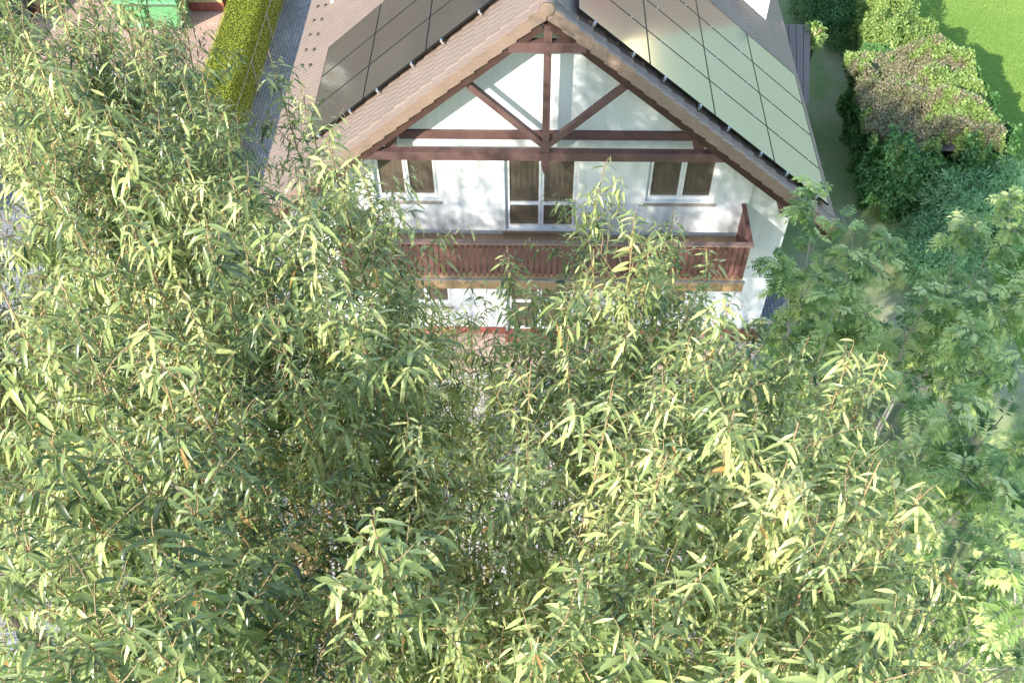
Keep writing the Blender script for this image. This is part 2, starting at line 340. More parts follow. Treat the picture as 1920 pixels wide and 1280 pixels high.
# ------------------------------------------------------------------ ground
def sheet(name, x0, x1, y0, y1, z, m, label=None):
    V = [(x0, y0, z), (x1, y0, z), (x1, y1, z), (x0, y1, z)]
    return raw(name, V, [(0, 1, 2, 3)], None, m, kind='structure')
sheet('ground', -600, 600, -600, 600, 0, M['lawn'])
sheet('meadow', 19.5, 400, 12, 500, .004, varied('pale_meadow', (.29, .37, .25), (.36, .44, .31), .1, .95, .1))
sheet('garden_ground', 5.9, 11.6, -12, 26, .004, M['worn'])
sheet('yard_pavement', -8.6, 5.9, -14, 0.05, .008, M['light_pavers'])
sheet('shrub_bed', 3.2, 10, -14, -1.6, .012, M['soil'])
sheet('path', -8.95, -5.2, .05, 30, .012, M['path'])
sheet('side_path', 5.2, 6.25, -1.6, 12, .016, M['path'])
sheet('neighbour_yard', -30, -9.0, 10.45, 30, .008, M['red_pavers'])
sheet('neighbour_pavement', -30, -9.0, -8, 10.30, .008, M['grey_pavers'])
MB().box(-30, -9.0, 10.30, 10.45, 0, .12).build('kerb', mat('kerb_concrete', (.5, .49, .47), .8), kind='structure')
MB().box(-4.6, 4.6, -.99, .14, 0, .14).build('terrace_pavement', M['pink_pavers'], kind='structure')

# ------------------------------------------------------------------ house
TH = math.radians(40.04); CT, ST = math.cos(TH), math.sin(TH); RZ = 9.4; SL = 7.965
Y0, Y1, YW = -.40, 17.0, .15
house = thing('house', 'white gabled house with brown tiled roof, timber truss and balcony', 'house', (0, 0, 0))
def SP(side, s, y, h=0.):                  # point on a roof slope, h above it
    s, y, h = np.broadcast_arrays(np.asarray(s, float), np.asarray(y, float), np.asarray(h, float))
    return np.stack([side*(s*CT+h*ST), y, RZ-s*ST+h*CT], -1)
def roofz(x): return RZ-abs(x)*math.tan(TH)
# openings: x0,x1,z0,z1
OPEN = [(-3.50, -2.18, 4.50, 5.66), (-.80, .73, 3.62, 5.82), (2.14, 3.58, 4.50, 5.66),
        (-.80, .73, .15, 2.45), (-3.3, -2.1, 1.1, 2.4), (2.3, 3.5, 1.1, 2.4)]
def front_wall(xa, xb, y0, y1):
    mb = MB(); xs = sorted({xa, xb, 0.}|{v for o in OPEN for v in o[:2]}); xs = [x for x in xs if xa <= x <= xb]
    for a, b in zip(xs[:-1], xs[1:]):
        hs = sorted([o[2:] for o in OPEN if o[0] <= a+1e-6 and o[1] >= b-1e-6]); z = 0.
        for h0, h1 in hs:
            if h0 > z: mb.box(a, b, y0, y1, z, h0)
            z = h1
        za, zb = roofz(a)-.22, roofz(b)-.22
        mb.hexa([(a, y0, z), (b, y0, z), (b, y1, z), (a, y1, z), (a, y0, za), (b, y0, zb), (b, y1, zb), (a, y1, za)])
    return mb
front_wall(-4.33, 4.33, YW, YW+.32).build('front_wall', M['plaster'], house)
for s in (-1, 1):
    mb = MB(); a, b = sorted((s*4.33, s*5.28))
    mb.hexa([(a, YW+.07, 0), (b, YW+.07, 0), (b, YW+.32, 0), (a, YW+.32, 0), (a, YW+.07, roofz(a)-.22), (b, YW+.07, roofz(b)-.22), (b, YW+.32, roofz(b)-.22), (a, YW+.32, roofz(a)-.22)])
    x0, x1 = sorted((s*5.0, s*5.28)); mb.box(x0, x1, YW+.32, 16.5, 0, roofz(5.28)-.22)
    mb.build('side_wall', M['plaster'], house)
mb = MB()
mb.hexa([(-5, 16.2, 0), (0, 16.2, 0), (0, 16.5, 0), (-5, 16.5, 0), (-5, 16.2, roofz(5)-.3), (0, 16.2, RZ-.3), (0, 16.5, RZ-.3), (-5, 16.5, roofz(5)-.3)])
mb.hexa([(0, 16.2, 0), (5, 16.2, 0), (5, 16.5, 0), (0, 16.5, 0), (0, 16.2, RZ-.3), (5, 16.2, roofz(5)-.3), (5, 16.5, roofz(5)-.3), (0, 16.5, RZ-.3)])
mb.build('rear_wall', M['plaster'], house)
mb = MB().box(-5.33, -.85, YW-.045, YW+.02, 0, .33).box(.8, 5.33, YW-.045, YW+.02, 0, .33).box(-.85, .8, -.18, YW+.10, .0, .16)
mb.build('brick_plinth', M['plinth'], house)
# inner dark rooms
wood = varied('interior_wood_floor', (.52, .33, .15), (.62, .41, .20), 2, .45, .4, (1, 8, 1))
dim = varied('interior_panelling', (.62, .50, .36), (.70, .58, .43), 2, .8, .2, (8, 8, 1))
MB().box(-4.9, 4.9, YW+.33, 6, 3.40, 3.60).build('upper_floor', wood, house)
MB().box(-4.9, 4.9, YW+.33, 6, .02, .10).build('ground_floor', wood, house)
MB().box(-4.9, 4.9, 3.6, 3.7, .12, 3.39).box(-4.9, 4.9, 3.6, 3.7, 3.61, 5.3).box(-1.6, -1.5, YW+.33, 3.59, 3.61, 5.8).box(1.5, 1.6, YW+.33, 3.59, 3.61, 5.8).build('room_partition', dim, house)
MB().box(-3.3, 3.3, YW+.33, 3.7, 5.95, 6.0).build('room_ceiling', dim, house)
# roof slabs (soffit) and tiled slopes
for s in (-1, 1):
    P = [SP(s, 0, Y0+.04, -.05), SP(s, SL-.05, Y0+.04, -.05), SP(s, SL-.05, Y1, -.05), SP(s, 0, Y1, -.05)]
    Q = [p-np.array([0, 0, .22]) for p in P]
    if s > 0: Q, P = Q, P
    mb = MB(); mb.hexa(Q+P if s > 0 else [Q[0], Q[3], Q[2], Q[1], P[0], P[3], P[2], P[1]])
    mb.build('roof_soffit', M['soffit'], house)
    nC = 24; cl = SL/nC; dy = .30/8; ny = int((Y1-Y0)/dy)+1; ys = Y0+np.arange(ny)*dy
    ph = (np.arange(ny) % 8)
    prof = np.array([0, .002, .012, .003, .002, .002, .012, .003])[ph]
    edge = np.exp(-((ys-(Y0+.30))/.03)**2)*.035; prof = prof+edge
    rows = []
    for i in range(nC):
        jit = rng.normal(size=ny//8+2)[np.arange(ny)//8]*.002
        s0, s1 = i*cl, min((i+1)*cl+.015, SL+.03)
        rows += [SP(s, s0, ys, prof*.8+.0), SP(s, s1, ys, prof+.034+jit), SP(s, s1, ys, .0)]
    V = np.stack(rows); idx = np.arange(V.shape[0]*ny).reshape(-1, ny); qs = []
    for i in range(nC):
        for a in (3*i, 3*i+1):
            q = np.stack([idx[a, :-1], idx[a+1, :-1], idx[a+1, 1:], idx[a, 1:]], -1)
            qs.append(q if s > 0 else q[:, ::-1])
    raw('roof_slope', V.reshape(-1, 3), np.concatenate(qs), None, M['tile'], parent=house)
    # stepped verge tiles
    mb = MB()
    for i in range(nC):
        a, b = i*cl, (i+1)*cl+.02; hi, lo = .055, .050
        P = []
        for hh in (-.30, 1):
            pass
        top = [SP(s, a, Y0-.004, .012), SP(s, b, Y0-.016, .052)]
        D = np.array([0, 0, -.25]); y2 = np.array([0, .03, 0])
        A0, B0 = top; A1, B1 = A0+D, B0+D
        mb.hexa([A1, B1, B1+y2, A1+y2, A0, B0, B0+y2, A0+y2] if s > 0 else [B1, A1, A1+y2, B1+y2, B0, A0, A0+y2, B0+y2])
    mb.build('verge_tile', M['verge'], house)
    mb = MB()
    for i in range(nC):       # raised rib on top of the verge tiles
        a, b = i*cl, (i+1)*cl+.015
        A, B = SP(s, a, Y0+.02, .02), SP(s, b, Y0+.02, .062); mb.bar(A, B, .07, .035, (0, 0, 1))
    mb.build('verge_roll', M['verge'], house)
    mb = MB(); A, B = SP(s, .12, Y0+.045, 0)-np.array([0, 0, .30]), SP(s, SL, Y0+.045, 0)-np.array([0, 0, .30])
    mb.bar(A, B, .035, .17); mb.build('bargeboard', M['soffit'], house)
    # eave gutter
    g = SP(s, SL+.05, 0, -.08)
    mb = MB().tube([(g[0], Y0+.1, g[2]), (g[0], Y1, g[2])], .055, 8); mb.build('gutter', M['soffit'], house)
# ridge
mb = MB()
for i in range(44):
    y = Y0-.02+i*.4
    mb.tube([(0, y, RZ-.02), (0, y+.02, RZ-.02), (0, y+.41, RZ-.02)], [.135, .14, .118], 12)
mb.tube([(0, Y0-.03, RZ-.02), (0, Y0-.035, RZ-.02)], [.13, .10], 12)
mb.build('ridge_cap', M['verge'], house)
# snow hooks in the tiles
for k in range(12):
    for ss, dyy in ((7.55, .0), (7.18, -.32)):
        for s in (-1,):
            c = SP(s, ss, 4.74+dyy+k*.63, .055); MB().hexa([(c[0]-.04, c[1]-.035, c[2]-.05), (c[0]+.04, c[1]-.035, c[2]-.03), (c[0]+.04, c[1]+.035, c[2]-.03), (c[0]-.04, c[1]+.035, c[2]-.05), (c[0]-.03, c[1]-.012, c[2]+.02), (c[0]+.01, c[1]-.012, c[2]+.03), (c[0]+.01, c[1]+.012, c[2]+.03), (c[0]-.03, c[1]+.012, c[2]+.02)]).build('snow_guard', M['dark'], house)
c = SP(-1, 6.94, 6.85, 0); mb = MB().tube([c, c+np.array([0, 0, .3])], [.06, .06], 10); mb.build('vent_pipe', M['pvc'], house)

# truss in front of the gable
YT = -.30
tr = MB()
tr.box(-.045, .095, YT-.07, YT+.07, 6.16, 9.02)
tr.hexa([(.0, YT-.02, 5.66), (.05, YT-.02, 5.66), (.05, YT+.02, 5.66), (.0, YT+.02, 5.66), (-.055, YT-.08, 5.92), (.105, YT-.08, 5.92), (.105, YT+.08, 5.92), (-.055, YT+.08, 5.92)])
tr.box(-.055, .105, YT-.08, YT+.08, 5.92, 6.24)
tr.build('king_post', M['timber'], house)
for s in (-1, 1):
    mb = MB().bar((.025+s*.03, YT+.005, 6.38), (.025+s*1.42, YT+.005, 7.76), .12, .12, (0, 1, 0)); mb.build('brace', M['timber'], house)
MB().box(-.66, .70, YT-.085, YT+.065, 8.50, 8.70).build('collar_beam', M['timber'], house)
MB().box(-3.55, 3.55, YT-.065, YT+.09, 6.03, 6.23).build('tie_beam', M['timber'], house)
MB().box(-2.86, 2.9, YW-.07, YW+.02, 6.19, 6.38).build('wall_beam', M['timber'], house)
for x in (-3.0, 3.0): MB().box(x-.10, x+.10, YT+.09, YW+.02, 6.20, 6.62).build('purlin', M['timber'], house)
for x in (-4.95, 4.95): MB().box(x-.09, x+.09, Y0+.10, YW+.1, 4.62, 4.86).build('purlin', M['timber'], house)

# windows and doors
def window(o, leaves_=2, transom=None, name='window', sill=True):
    x0, x1, z0, z1 = o; yf = YW+.10
    f = MB(); fw_ = .045
    f.box(x0, x0+fw_, yf, yf+.07, z0, z1).box(x1-fw_, x1, yf, yf+.07, z0, z1).box(x0+fw_, x1-fw_, yf, yf+.07, z0, z0+fw_).box(x0+fw_, x1-fw_, yf, yf+.07, z1-fw_, z1)
    fr = f.build(name, M['pvc'], house)
    wd = (x1-x0-2*fw_)/leaves_
    for i in range(leaves_):
        a = x0+fw_+i*wd+.004; b = a+wd-.008; y = yf-.02; s_ = MB(); sw = .052
        zz0, zz1 = z0+fw_+.004, z1-fw_-.004
        s_.box(a, a+sw, y, y+.06, zz0, zz1).box(b-sw, b, y, y+.06, zz0, zz1).box(a+sw, b-sw, y, y+.06, zz0, zz0+sw).box(a+sw, b-sw, y, y+.06, zz1-sw, zz1)
        if transom: s_.box(a+sw, b-sw, y, y+.06, transom-.04, transom+.04)
        s_.build('sash', M['pvc'], fr)
        MB().box(a+sw-.01, b-sw+.01, y+.025, y+.04, zz0+sw-.01, zz1-sw+.01).build('pane', M['glass'], fr)
    MB().box(a-.035, a+.01, yf-.045, yf-.022, (z0+z1)/2-.07, (z0+z1)/2+.07).build('handle', M['pvc'], fr) if leaves_ == 2 else None
    if sill:
        MB().hexa([(x0-.03, YW-.06, z0-.07), (x1+.03, YW-.06, z0-.07), (x1+.03, yf, z0-.03), (x0-.03, yf, z0-.03),
                   (x0-.03, YW-.06, z0-.035), (x1+.03, YW-.06, z0-.035), (x1+.03, yf, z0-.003), (x0-.03, yf, z0-.003)]).build('sill', M['sill'], fr)
    return fr
window(OPEN[0]); window(OPEN[2]); window(OPEN[4]); window(OPEN[5])
window(OPEN[1], 2, 4.35, 'balcony_door', False); window(OPEN[3], 2, 1.2, 'terrace_door', False)
MB().box(-.86, .79, YW-.05, YW+.10, 3.53, 3.615).build('threshold', M['deck'], house)
# dormer on the right slope
D0, D1, DX = 6.30, 10.4, 5.46
mb = MB().box(4.0, DX, D0, D1, 4.2, 5.78)
mb.build('dormer_wall', M['plaster'], house)
mb = MB().box(4.0, DX+.06, D0-.06, D1+.1, 5.782, 5.86)
mb.build('dormer_roof', M['tile'], house)
# lean-to on the right side
mb = MB()
for i in range(10):
    a0, a1 = 5.3+i*.21, 5.3+i*.21+.195; k0 = 5.3+i*.145; k1 = k0+.134; zt = 3.12+.004*(i % 2)
    mb.hexa([(k0, 5.3, 3.03), (k1, 5.3, 3.03), (a1, 8.8, 3.03), (a0, 8.8, 3.03), (k0, 5.3, zt), (k1, 5.3, zt), (a1, 8.8, zt), (a0, 8.8, zt)])
mb.build('lean_to_roof', M['tile'], house)
MB().hexa([(5.3, 5.5, 0), (6.45, 5.5, 0), (7.2, 8.65, 0), (5.3, 8.65, 0), (5.3, 5.5, 3.02), (6.45, 5.5, 3.02), (7.2, 8.65, 3.02), (5.3, 8.65, 3.02)]).build('lean_to_wall', M['timber'], house)

# balcony
bal_y = -1.02; bx = 4.22
MB().box(-bx, bx, bal_y-.02, YW-.002, 3.36, 3.52).build('balcony_floor', M['deck'], house)
MB().box(-bx-.04, bx+.04, bal_y-.08, bal_y-.022, 3.10, 3.37).build('balcony_fascia', M['deck'], house)
MB().box(-bx-.05, bx+.05, bal_y-.10, bal_y-.024, 3.372, 3.40).build('balcony_drip_edge', M['sill'], house)
for x in (-3.9, -2, 0, 2, 3.9): MB().box(x-.07, x+.07, bal_y, YW-.01, 3.18, 3.355).build('balcony_joist', M['deck'], house)
mb = MB().box(-bx-.06, bx+.06, bal_y-.06, bal_y+.05, 4.42, 4.465)
mb.build('handrail', M['rail'], house)
mb = MB().box(-bx, bx, bal_y+.0, bal_y+.03, 4.26, 4.33).box(-bx, bx, bal_y+.0, bal_y+.03, 3.56, 3.63)
mb.build('railing_crossbar', M['balcony_timber'], house)
nb = int(2*bx/.122)
mb = MB()
for i in range(nb):
    x = -bx+.03+i*(2*bx-.1)/(nb-1)+rng.normal()*.003
    mb.box(x-.008, x+.076, bal_y-.024, bal_y-.001, 3.45+rng.normal()*.004, 4.40)
mb.build('baluster', M['balcony_timber'], house, kind='stuff')
for s in (-1, 1):
    mb = MB(); x = s*bx
    for i in range(9):
        y = bal_y+.06+i*.122; mb.box(x-.012, x+.012, y, y+.095, 3.45, 4.44)
    mb.box(x-.045, x+.045, bal_y+.051, YW-.001, 4.442, 4.487)
    mb.build('side_railing', M['balcony_timber'], house)

# ------------------------------------------------------------------ solar arrays
def array(side, s0, y0, ns, ny_, cd_, label):
    o = SP(side, s0, y0, 0); t = thing('solar_array', label, 'solar panels', tuple(o), 'solar arrays on the roof')
    for i in range(ns):
        for j in range(ny_):
            a, b = s0+i*1.76+.005, s0+(i+1)*1.76-.005; c, d = y0+j*cd_+.005, y0+(j+1)*cd_-.005
            def slab(a, b, c, d, h0, h1):
                lo = [SP(side, a, c, h0), SP(side, b, c, h0), SP(side, b, d, h0), SP(side, a, d, h0)]
                hi = [SP(side, a, c, h1), SP(side, b, c, h1), SP(side, b, d, h1), SP(side, a, d, h1)]
                if side < 0: lo = [lo[0], lo[3], lo[2], lo[1]]; hi = [hi[0], hi[3], hi[2], hi[1]]
                return lo+hi
            p = MB().hexa(slab(a+.012, b-.012, c+.012, d-.012, .115, .148)).build('solar_panel', M['solar'], t)
            f = MB()
            f.hexa(slab(a, a+.011, c, d, .11, .152)); f.hexa(slab(b-.011, b, c, d, .11, .152))
            f.hexa(slab(a+.011, b-.011, c, c+.011, .11, .152)); f.hexa(slab(a+.011, b-.011, d-.011, d, .11, .152))
            raw('frame', np.concatenate(f.v), np.concatenate(f.q), None, M['frame'], parent=p)
    r = MB()
    for i in range(ns):
        for u in (.4, 1.36):
            s = s0+i*1.76+u; A, B = SP(side, s, y0-.07, .09), SP(side, s, y0+ny_*cd_+.05, .09); r.bar(A, B, .035, .04)
            q = SP(side, s, y0-.03, .13); MB().box(q[0]-.02, q[0]+.02, q[1]-.03, q[1]+.028, q[2]-.02, q[2]+.025).build('clamp', M['chrome'], t)
            for j in (range(1, ny_) if side > 0 else ()):
                q = SP(side, s, y0+j*cd_, .155); MB().box(q[0]-.014, q[0]+.014, q[1]-.014, q[1]+.014, q[2]-.005, q[2]+.006).build('clamp', M['chrome'], t)
    r.build('mounting_rail', M['chrome'], t)
array(1, .594, 0., 4, 4, 1.109, 'solar panels on the shaded right roof slope, glass mirroring pale green')
array(-1, 1.10, .86, 3, 3, 1.13, 'dark grey brown solar panels on the sunlit left roof slope')

# ------------------------------------------------------------------ vegetation: surface foliage
def cover(cr, P, Nn, size, rg, lod='lo', ratio=.75, bias=0., spread=.8, out=.06):
    n = len(P); T = nrm(rg.normal(size=(n, 3))); T = nrm(T-Nn*np.sum(T*Nn, 1, keepdims=True)+Nn*rg.uniform(0, spread, (n, 1)))
    ln = rg.uniform(size*.6, size*1.3, n); S = np.cross(Nn, T)+rg.normal(size=(n, 3))*.3
    R = np.clip(rg.random(n)*.8+bias+rg.normal(size=n)*.1, 0, 1)
    cr.leaf(P+Nn*rg.uniform(-out, out, (n, 1)), T, S, ln, ln*ratio, R, droop=.15, fold=.2, lod=lod)
def bumpy(P, f, amp, seed):
    r = np.random.default_rng(seed); o = np.zeros(len(P))
    for k in range(6):
        w_ = r.normal(size=3)*f*(1+k*.5); o += np.sin(P@w_+r.random()*6.28)/(1+k*.4)
    return o*amp/2
def boxpts(x0, x1, y0, y1, z0, z1, n, rg, sides='tlrfb'):
    A = {'t': (x1-x0)*(y1-y0), 'l': (y1-y0)*(z1-z0), 'r': (y1-y0)*(z1-z0), 'f': (x1-x0)*(z1-z0), 'b': (x1-x0)*(z1-z0)}
    tot = sum(A[c] for c in sides); Ps, Ns = [], []
    for c in sides:
        k = int(n*A[c]/tot); u, v = rg.random(k), rg.random(k)
        X, Y, Z = x0+u*(x1-x0), y0+v*(y1-y0), z0+u*(z1-z0); Y2 = y0+v*(y1-y0); Z2 = z0+v*(z1-z0)
        if c == 't': Ps.append(np.stack([X, Y, np.full(k, z1)], 1)); nn = (0, 0, 1)
        if c == 'l': Ps.append(np.stack([np.full(k, x0), Y2, Z], 1)); nn = (-1, 0, 0)
        if c == 'r': Ps.append(np.stack([np.full(k, x1), Y2, Z], 1)); nn = (1, 0, 0)
        if c == 'f': Ps.append(np.stack([X, np.full(k, y0), Z2], 1)); nn = (0, -1, 0)
        if c == 'b': Ps.append(np.stack([X, np.full(k, y1), Z2], 1)); nn = (0, 1, 0)
        Ns.append(np.tile(np.array(nn, float), (k, 1)))
    return np.concatenate(Ps), np.concatenate(Ns)
def blob_pts(c, r, n, rg, seed, amp=.25, low=-.3):
    d = nrm(rg.normal(size=(n*2, 3))); d = d[d[:, 2] > low][:n]
    s = 1+bumpy(d*2.2, 1.6, amp, seed)
    P = np.array(c)+d*np.array(r)*s[:, None]; return P, nrm(d/np.array(r))
# clipped hedge
rg = np.random.default_rng(11)
hed = thing('clipped_hedge', 'long clipped yellow-green box hedge between the grey path and the neighbour yard', 'hedge', (-9.35, 12, 0))
MB().box(-9.83, -8.93, 4.05, 26, 0, 1.62).build('hedge_core', M['hedge_in'], hed)
cr_ = Crown(); P, Nn = boxpts(-9.88, -8.88, 4, 26, .02, 1.66, 130000, rg)
cover(cr_, P, Nn, .035, rg, bias=0, ratio=.6, out=.04); cr_.build('hedge_foliage', [M['hedge']], hed)
# wire fence beside it
fen = thing('wire_fence', 'thin wire garden fence running along the hedge beside the path', 'fence', (-8.72, 12, 0))
for k in range(9): MB().tube([(-8.72, 4.6+k*2.5, 0), (-8.72, 4.6+k*2.5, 1.3)], .02, 6).build('post', M['sill'], fen)
mb = MB()
for z in (.3, .6, .9, 1.25): mb.tube([(-8.72, 4.6, z), (-8.72, 24.6, z)], .003 if z < 1.2 else .011, 4)
mb.build('wire_mesh', M['sill'], fen)

def shrub(name, label, cat, c, r, n, size, mats, seed, ratio=.55, amp=.3, group=None, spread=1.1, out=.12, lod='lo', bias=0.):
    rg = np.random.default_rng(seed); t = thing(name, label, cat, (c[0], c[1], 0), group)
    cr_ = Crown(); P, Nn = blob_pts((c[0], c[1], c[2]), r, n, rg, seed, amp); cover(cr_, P, Nn, size, rg, ratio=ratio, spread=spread, out=out, lod=lod, bias=bias)
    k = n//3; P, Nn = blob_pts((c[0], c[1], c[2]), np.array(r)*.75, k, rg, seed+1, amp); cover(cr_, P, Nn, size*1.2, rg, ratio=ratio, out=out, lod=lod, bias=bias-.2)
    cr_.build('foliage', mats, t)
    mb = MB()
    for q in range(7):
        a = q*.9+seed; e = np.array([c[0]+math.cos(a)*r[0]*.6, c[1]+math.sin(a)*r[1]*.6, c[2]+r[2]*.3])
        mb.tube([(c[0]+math.cos(a)*.1, c[1]+math.sin(a)*.1, 0), (np.array([c[0], c[1], 0])+e)/2+np.array([0, 0, .2]), e], [.05, .03, .01], 5)
    mb.build('stem', M['bark'], t, smooth=True)
    return t
# ivy covered shed
rg = np.random.default_rng(21)
shed = thing('ivy_covered_shed', 'garden shed buried in ivy with a brown dried vine mat on its roof', 'shed', (10.3, 6.6, 0))
MB().box(9.55, 11.25, 5.35, 8.0, 0, 2.0).build('shed_wall', M['timber'], shed)
MB().box(9.45, 11.3, 5.25, 8.1, 2.01, 2.07).box(10.1, 10.75, 4.82, 5.249, 2.02, 2.08).build('shed_roof', mat('grey_roof_felt', (.12, .11, .11), .9), shed)
cr_ = Crown(); P, Nn = boxpts(9.2, 11.7, 4.75, 8.5, 0, 2.2, 70000, rg, 'lrfb')
P = P+Nn*(.13+np.maximum(-.05, bumpy(P, 1.6, .34, 3))+.22*np.clip(P[:, 2]-1, 0, 1))[:, None]; gap = (P[:, 0] > 10.2) & (P[:, 0] < 10.6) & (P[:, 1] < 5) & (P[:, 2] > 2.05); P, Nn = P[~gap], Nn[~gap]
cover(cr_, P, Nn, .10, rg, ratio=.85, spread=.9, out=.12)
for c_, r_, n_ in (((9.2, 4.95, 1.0), (.5, .5, 1.35), 7000), ((11.2, 4.75, 1.0), (.6, .45, 1.3), 6000), ((9.7, 4.6, .9), (.6, .4, 1.2), 6000)):
    P, Nn = blob_pts(c_, r_, n_, rg, 4); cover(cr_, P, Nn, .10, rg, ratio=.8, spread=.9, out=.15)
cr_.build('ivy', [M['ivy']], shed)
cr_ = Crown(); P, Nn = boxpts(8.45, 11.95, 4.6, 8.8, 0, 2.2, 60000, rg, 't')
ex = np.maximum(np.abs(P[:, 0]-10.2)/1.75, np.abs(P[:, 1]-6.7)/2.1); P[:, 2] -= .30*np.clip(ex-.62, 0, 1)**1.5*2
keep_ = (np.hypot((P[:, 0]-10.2)/1.9, (P[:, 1]-6.7)/2.25)+bumpy(P, 2.2, .25, 8) < 1.22) & ~((P[:, 0] > 10.2) & (P[:, 0] < 10.6) & (P[:, 1] < 4.9)); P, Nn = P[keep_], Nn[keep_]
P = P+Nn*(.16+np.maximum(-.1, bumpy(P, 1.5, .36, 5)))[:, None]; patch = bumpy(P, 1.1, .4, 9)+bumpy(P, 4.5, .45, 12)
dryb = patch+.18+.1*(P[:, 1] < 6.8)-.35*np.clip(np.abs(P[:, 0]-10.2)-1.1, 0, 1) > 0; cover(cr_, P[dryb], Nn[dryb], .075, rg, ratio=.6, spread=1.4, out=.14)
cg_ = Crown(); cover(cg_, P[~dryb], Nn[~dryb], .085, rg, ratio=.7, spread=1.3, out=.14); cg_.build('green_vine', [M['lime']], shed); cr_.build('dry_vine', [M['ivy_dry']], shed)

shrub('leafy_bush', 'sunlit yellow-green bush with pinkish tips behind the ivy shed', 'bush', (10.55, 9.9, 1.0), (.95, 1.9, 1.5), 26000, .085, [M['lime']], 31)
shrub('leafy_bush', 'tall yellow-green bush at the top edge between the two lawns', 'bush', (10.6, 12.6, .9), (.85, 1.6, 1.4), 20000, .085, [M['lime']], 32)
shrub('leafy_bush', 'mixed green and rusty bush filling the corner beside the sunny lawn', 'bush', (11.6, 8.9, .7), (.75, 1.2, 1.0), 15000, .085, [M['ivy_dry']], 33)
shrub('leafy_bush', 'dark green low bush at the edge of the shaded grass strip', 'bush', (9.6, 13.8, .5), (.95, 1.7, 1.0), 14000, .08, [M['ivy']], 34)
shrub('leafy_bush', 'feathery grey-green shrub right in front of the ivy shed', 'shrub', (11.1, 3.6, .9), (1.25, 1.1, 1.3), 18000, .14, [M['shrub']], 35, ratio=.28)
shrub('leafy_bush', 'dark grey-green shrub with dusky shade beside the sunny lawn', 'shrub', (12.3, 4.4, .6), (.9, 1.4, .75), 16000, .12, [M['shrub']], 36, ratio=.32)
shrub('leafy_bush', 'pale fine-leaved shrub at the foot of the shaded grass strip', 'shrub', (10.1, 2.5, .6), (.9, 1.1, .85), 12000, .12, [M['shrub']], 37, ratio=.25)
shrub('garden_plant', 'small leafy plant growing at the right front corner of the house', 'plant', (5.95, -1.2, .35), (.55, .6, .6), 2600, .13, [M['shrub']], 38, ratio=.35)
shrub('garden_plant', 'yellow-leaved climber tuft on the far corner of the lean-to roof', 'plant', (7.45, 8.5, 2.9), (.16, .35, .3), 500, .12, [M['lime']], 39, ratio=.5, bias=.2)

# grass blades on the lawns
def blades(name, region, n, h, m, seed, excl=None):
    rg = np.random.default_rng(seed); P = np.stack([rg.uniform(region[0], region[1], n), rg.uniform(region[2], region[3], n), np.full(n, .004)], 1)
    if excl is not None: P = P[~excl(P)]
    n = len(P); D = nrm(np.stack([rg.normal(size=n)*.5, rg.normal(size=n)*.5, np.ones(n)], 1))
    cl = .5+bumpy(P, .9, .5, seed); R = np.clip(rg.random(n)*.6+cl*.35, 0, 1); ln = rg.uniform(h*.6, h*1.3, n)*(.8+.3*cl)
    cr_ = Crown(); cr_.leaf(P, D, rg.normal(size=(n, 3)), ln, np.full(n, .016), R, droop=.5, fold=0, lod='lo')
    raw(name, np.concatenate(cr_.V), np.concatenate(cr_.Q), np.concatenate(cr_.T), [m], None, np.concatenate(cr_.r), True, None, kind='stuff')
blades('lawn_grass', (11.6, 18.5, -6, 19), 170000, .07, M['blade'], 51)
blades('garden_grass', (5.9, 12.5, -11.5, 19), 90000, .05, M['blade_dry'], 52, lambda P: (P[:, 1] > 4.6) & (P[:, 1] < 8.9) & (P[:, 0] < 7.4))

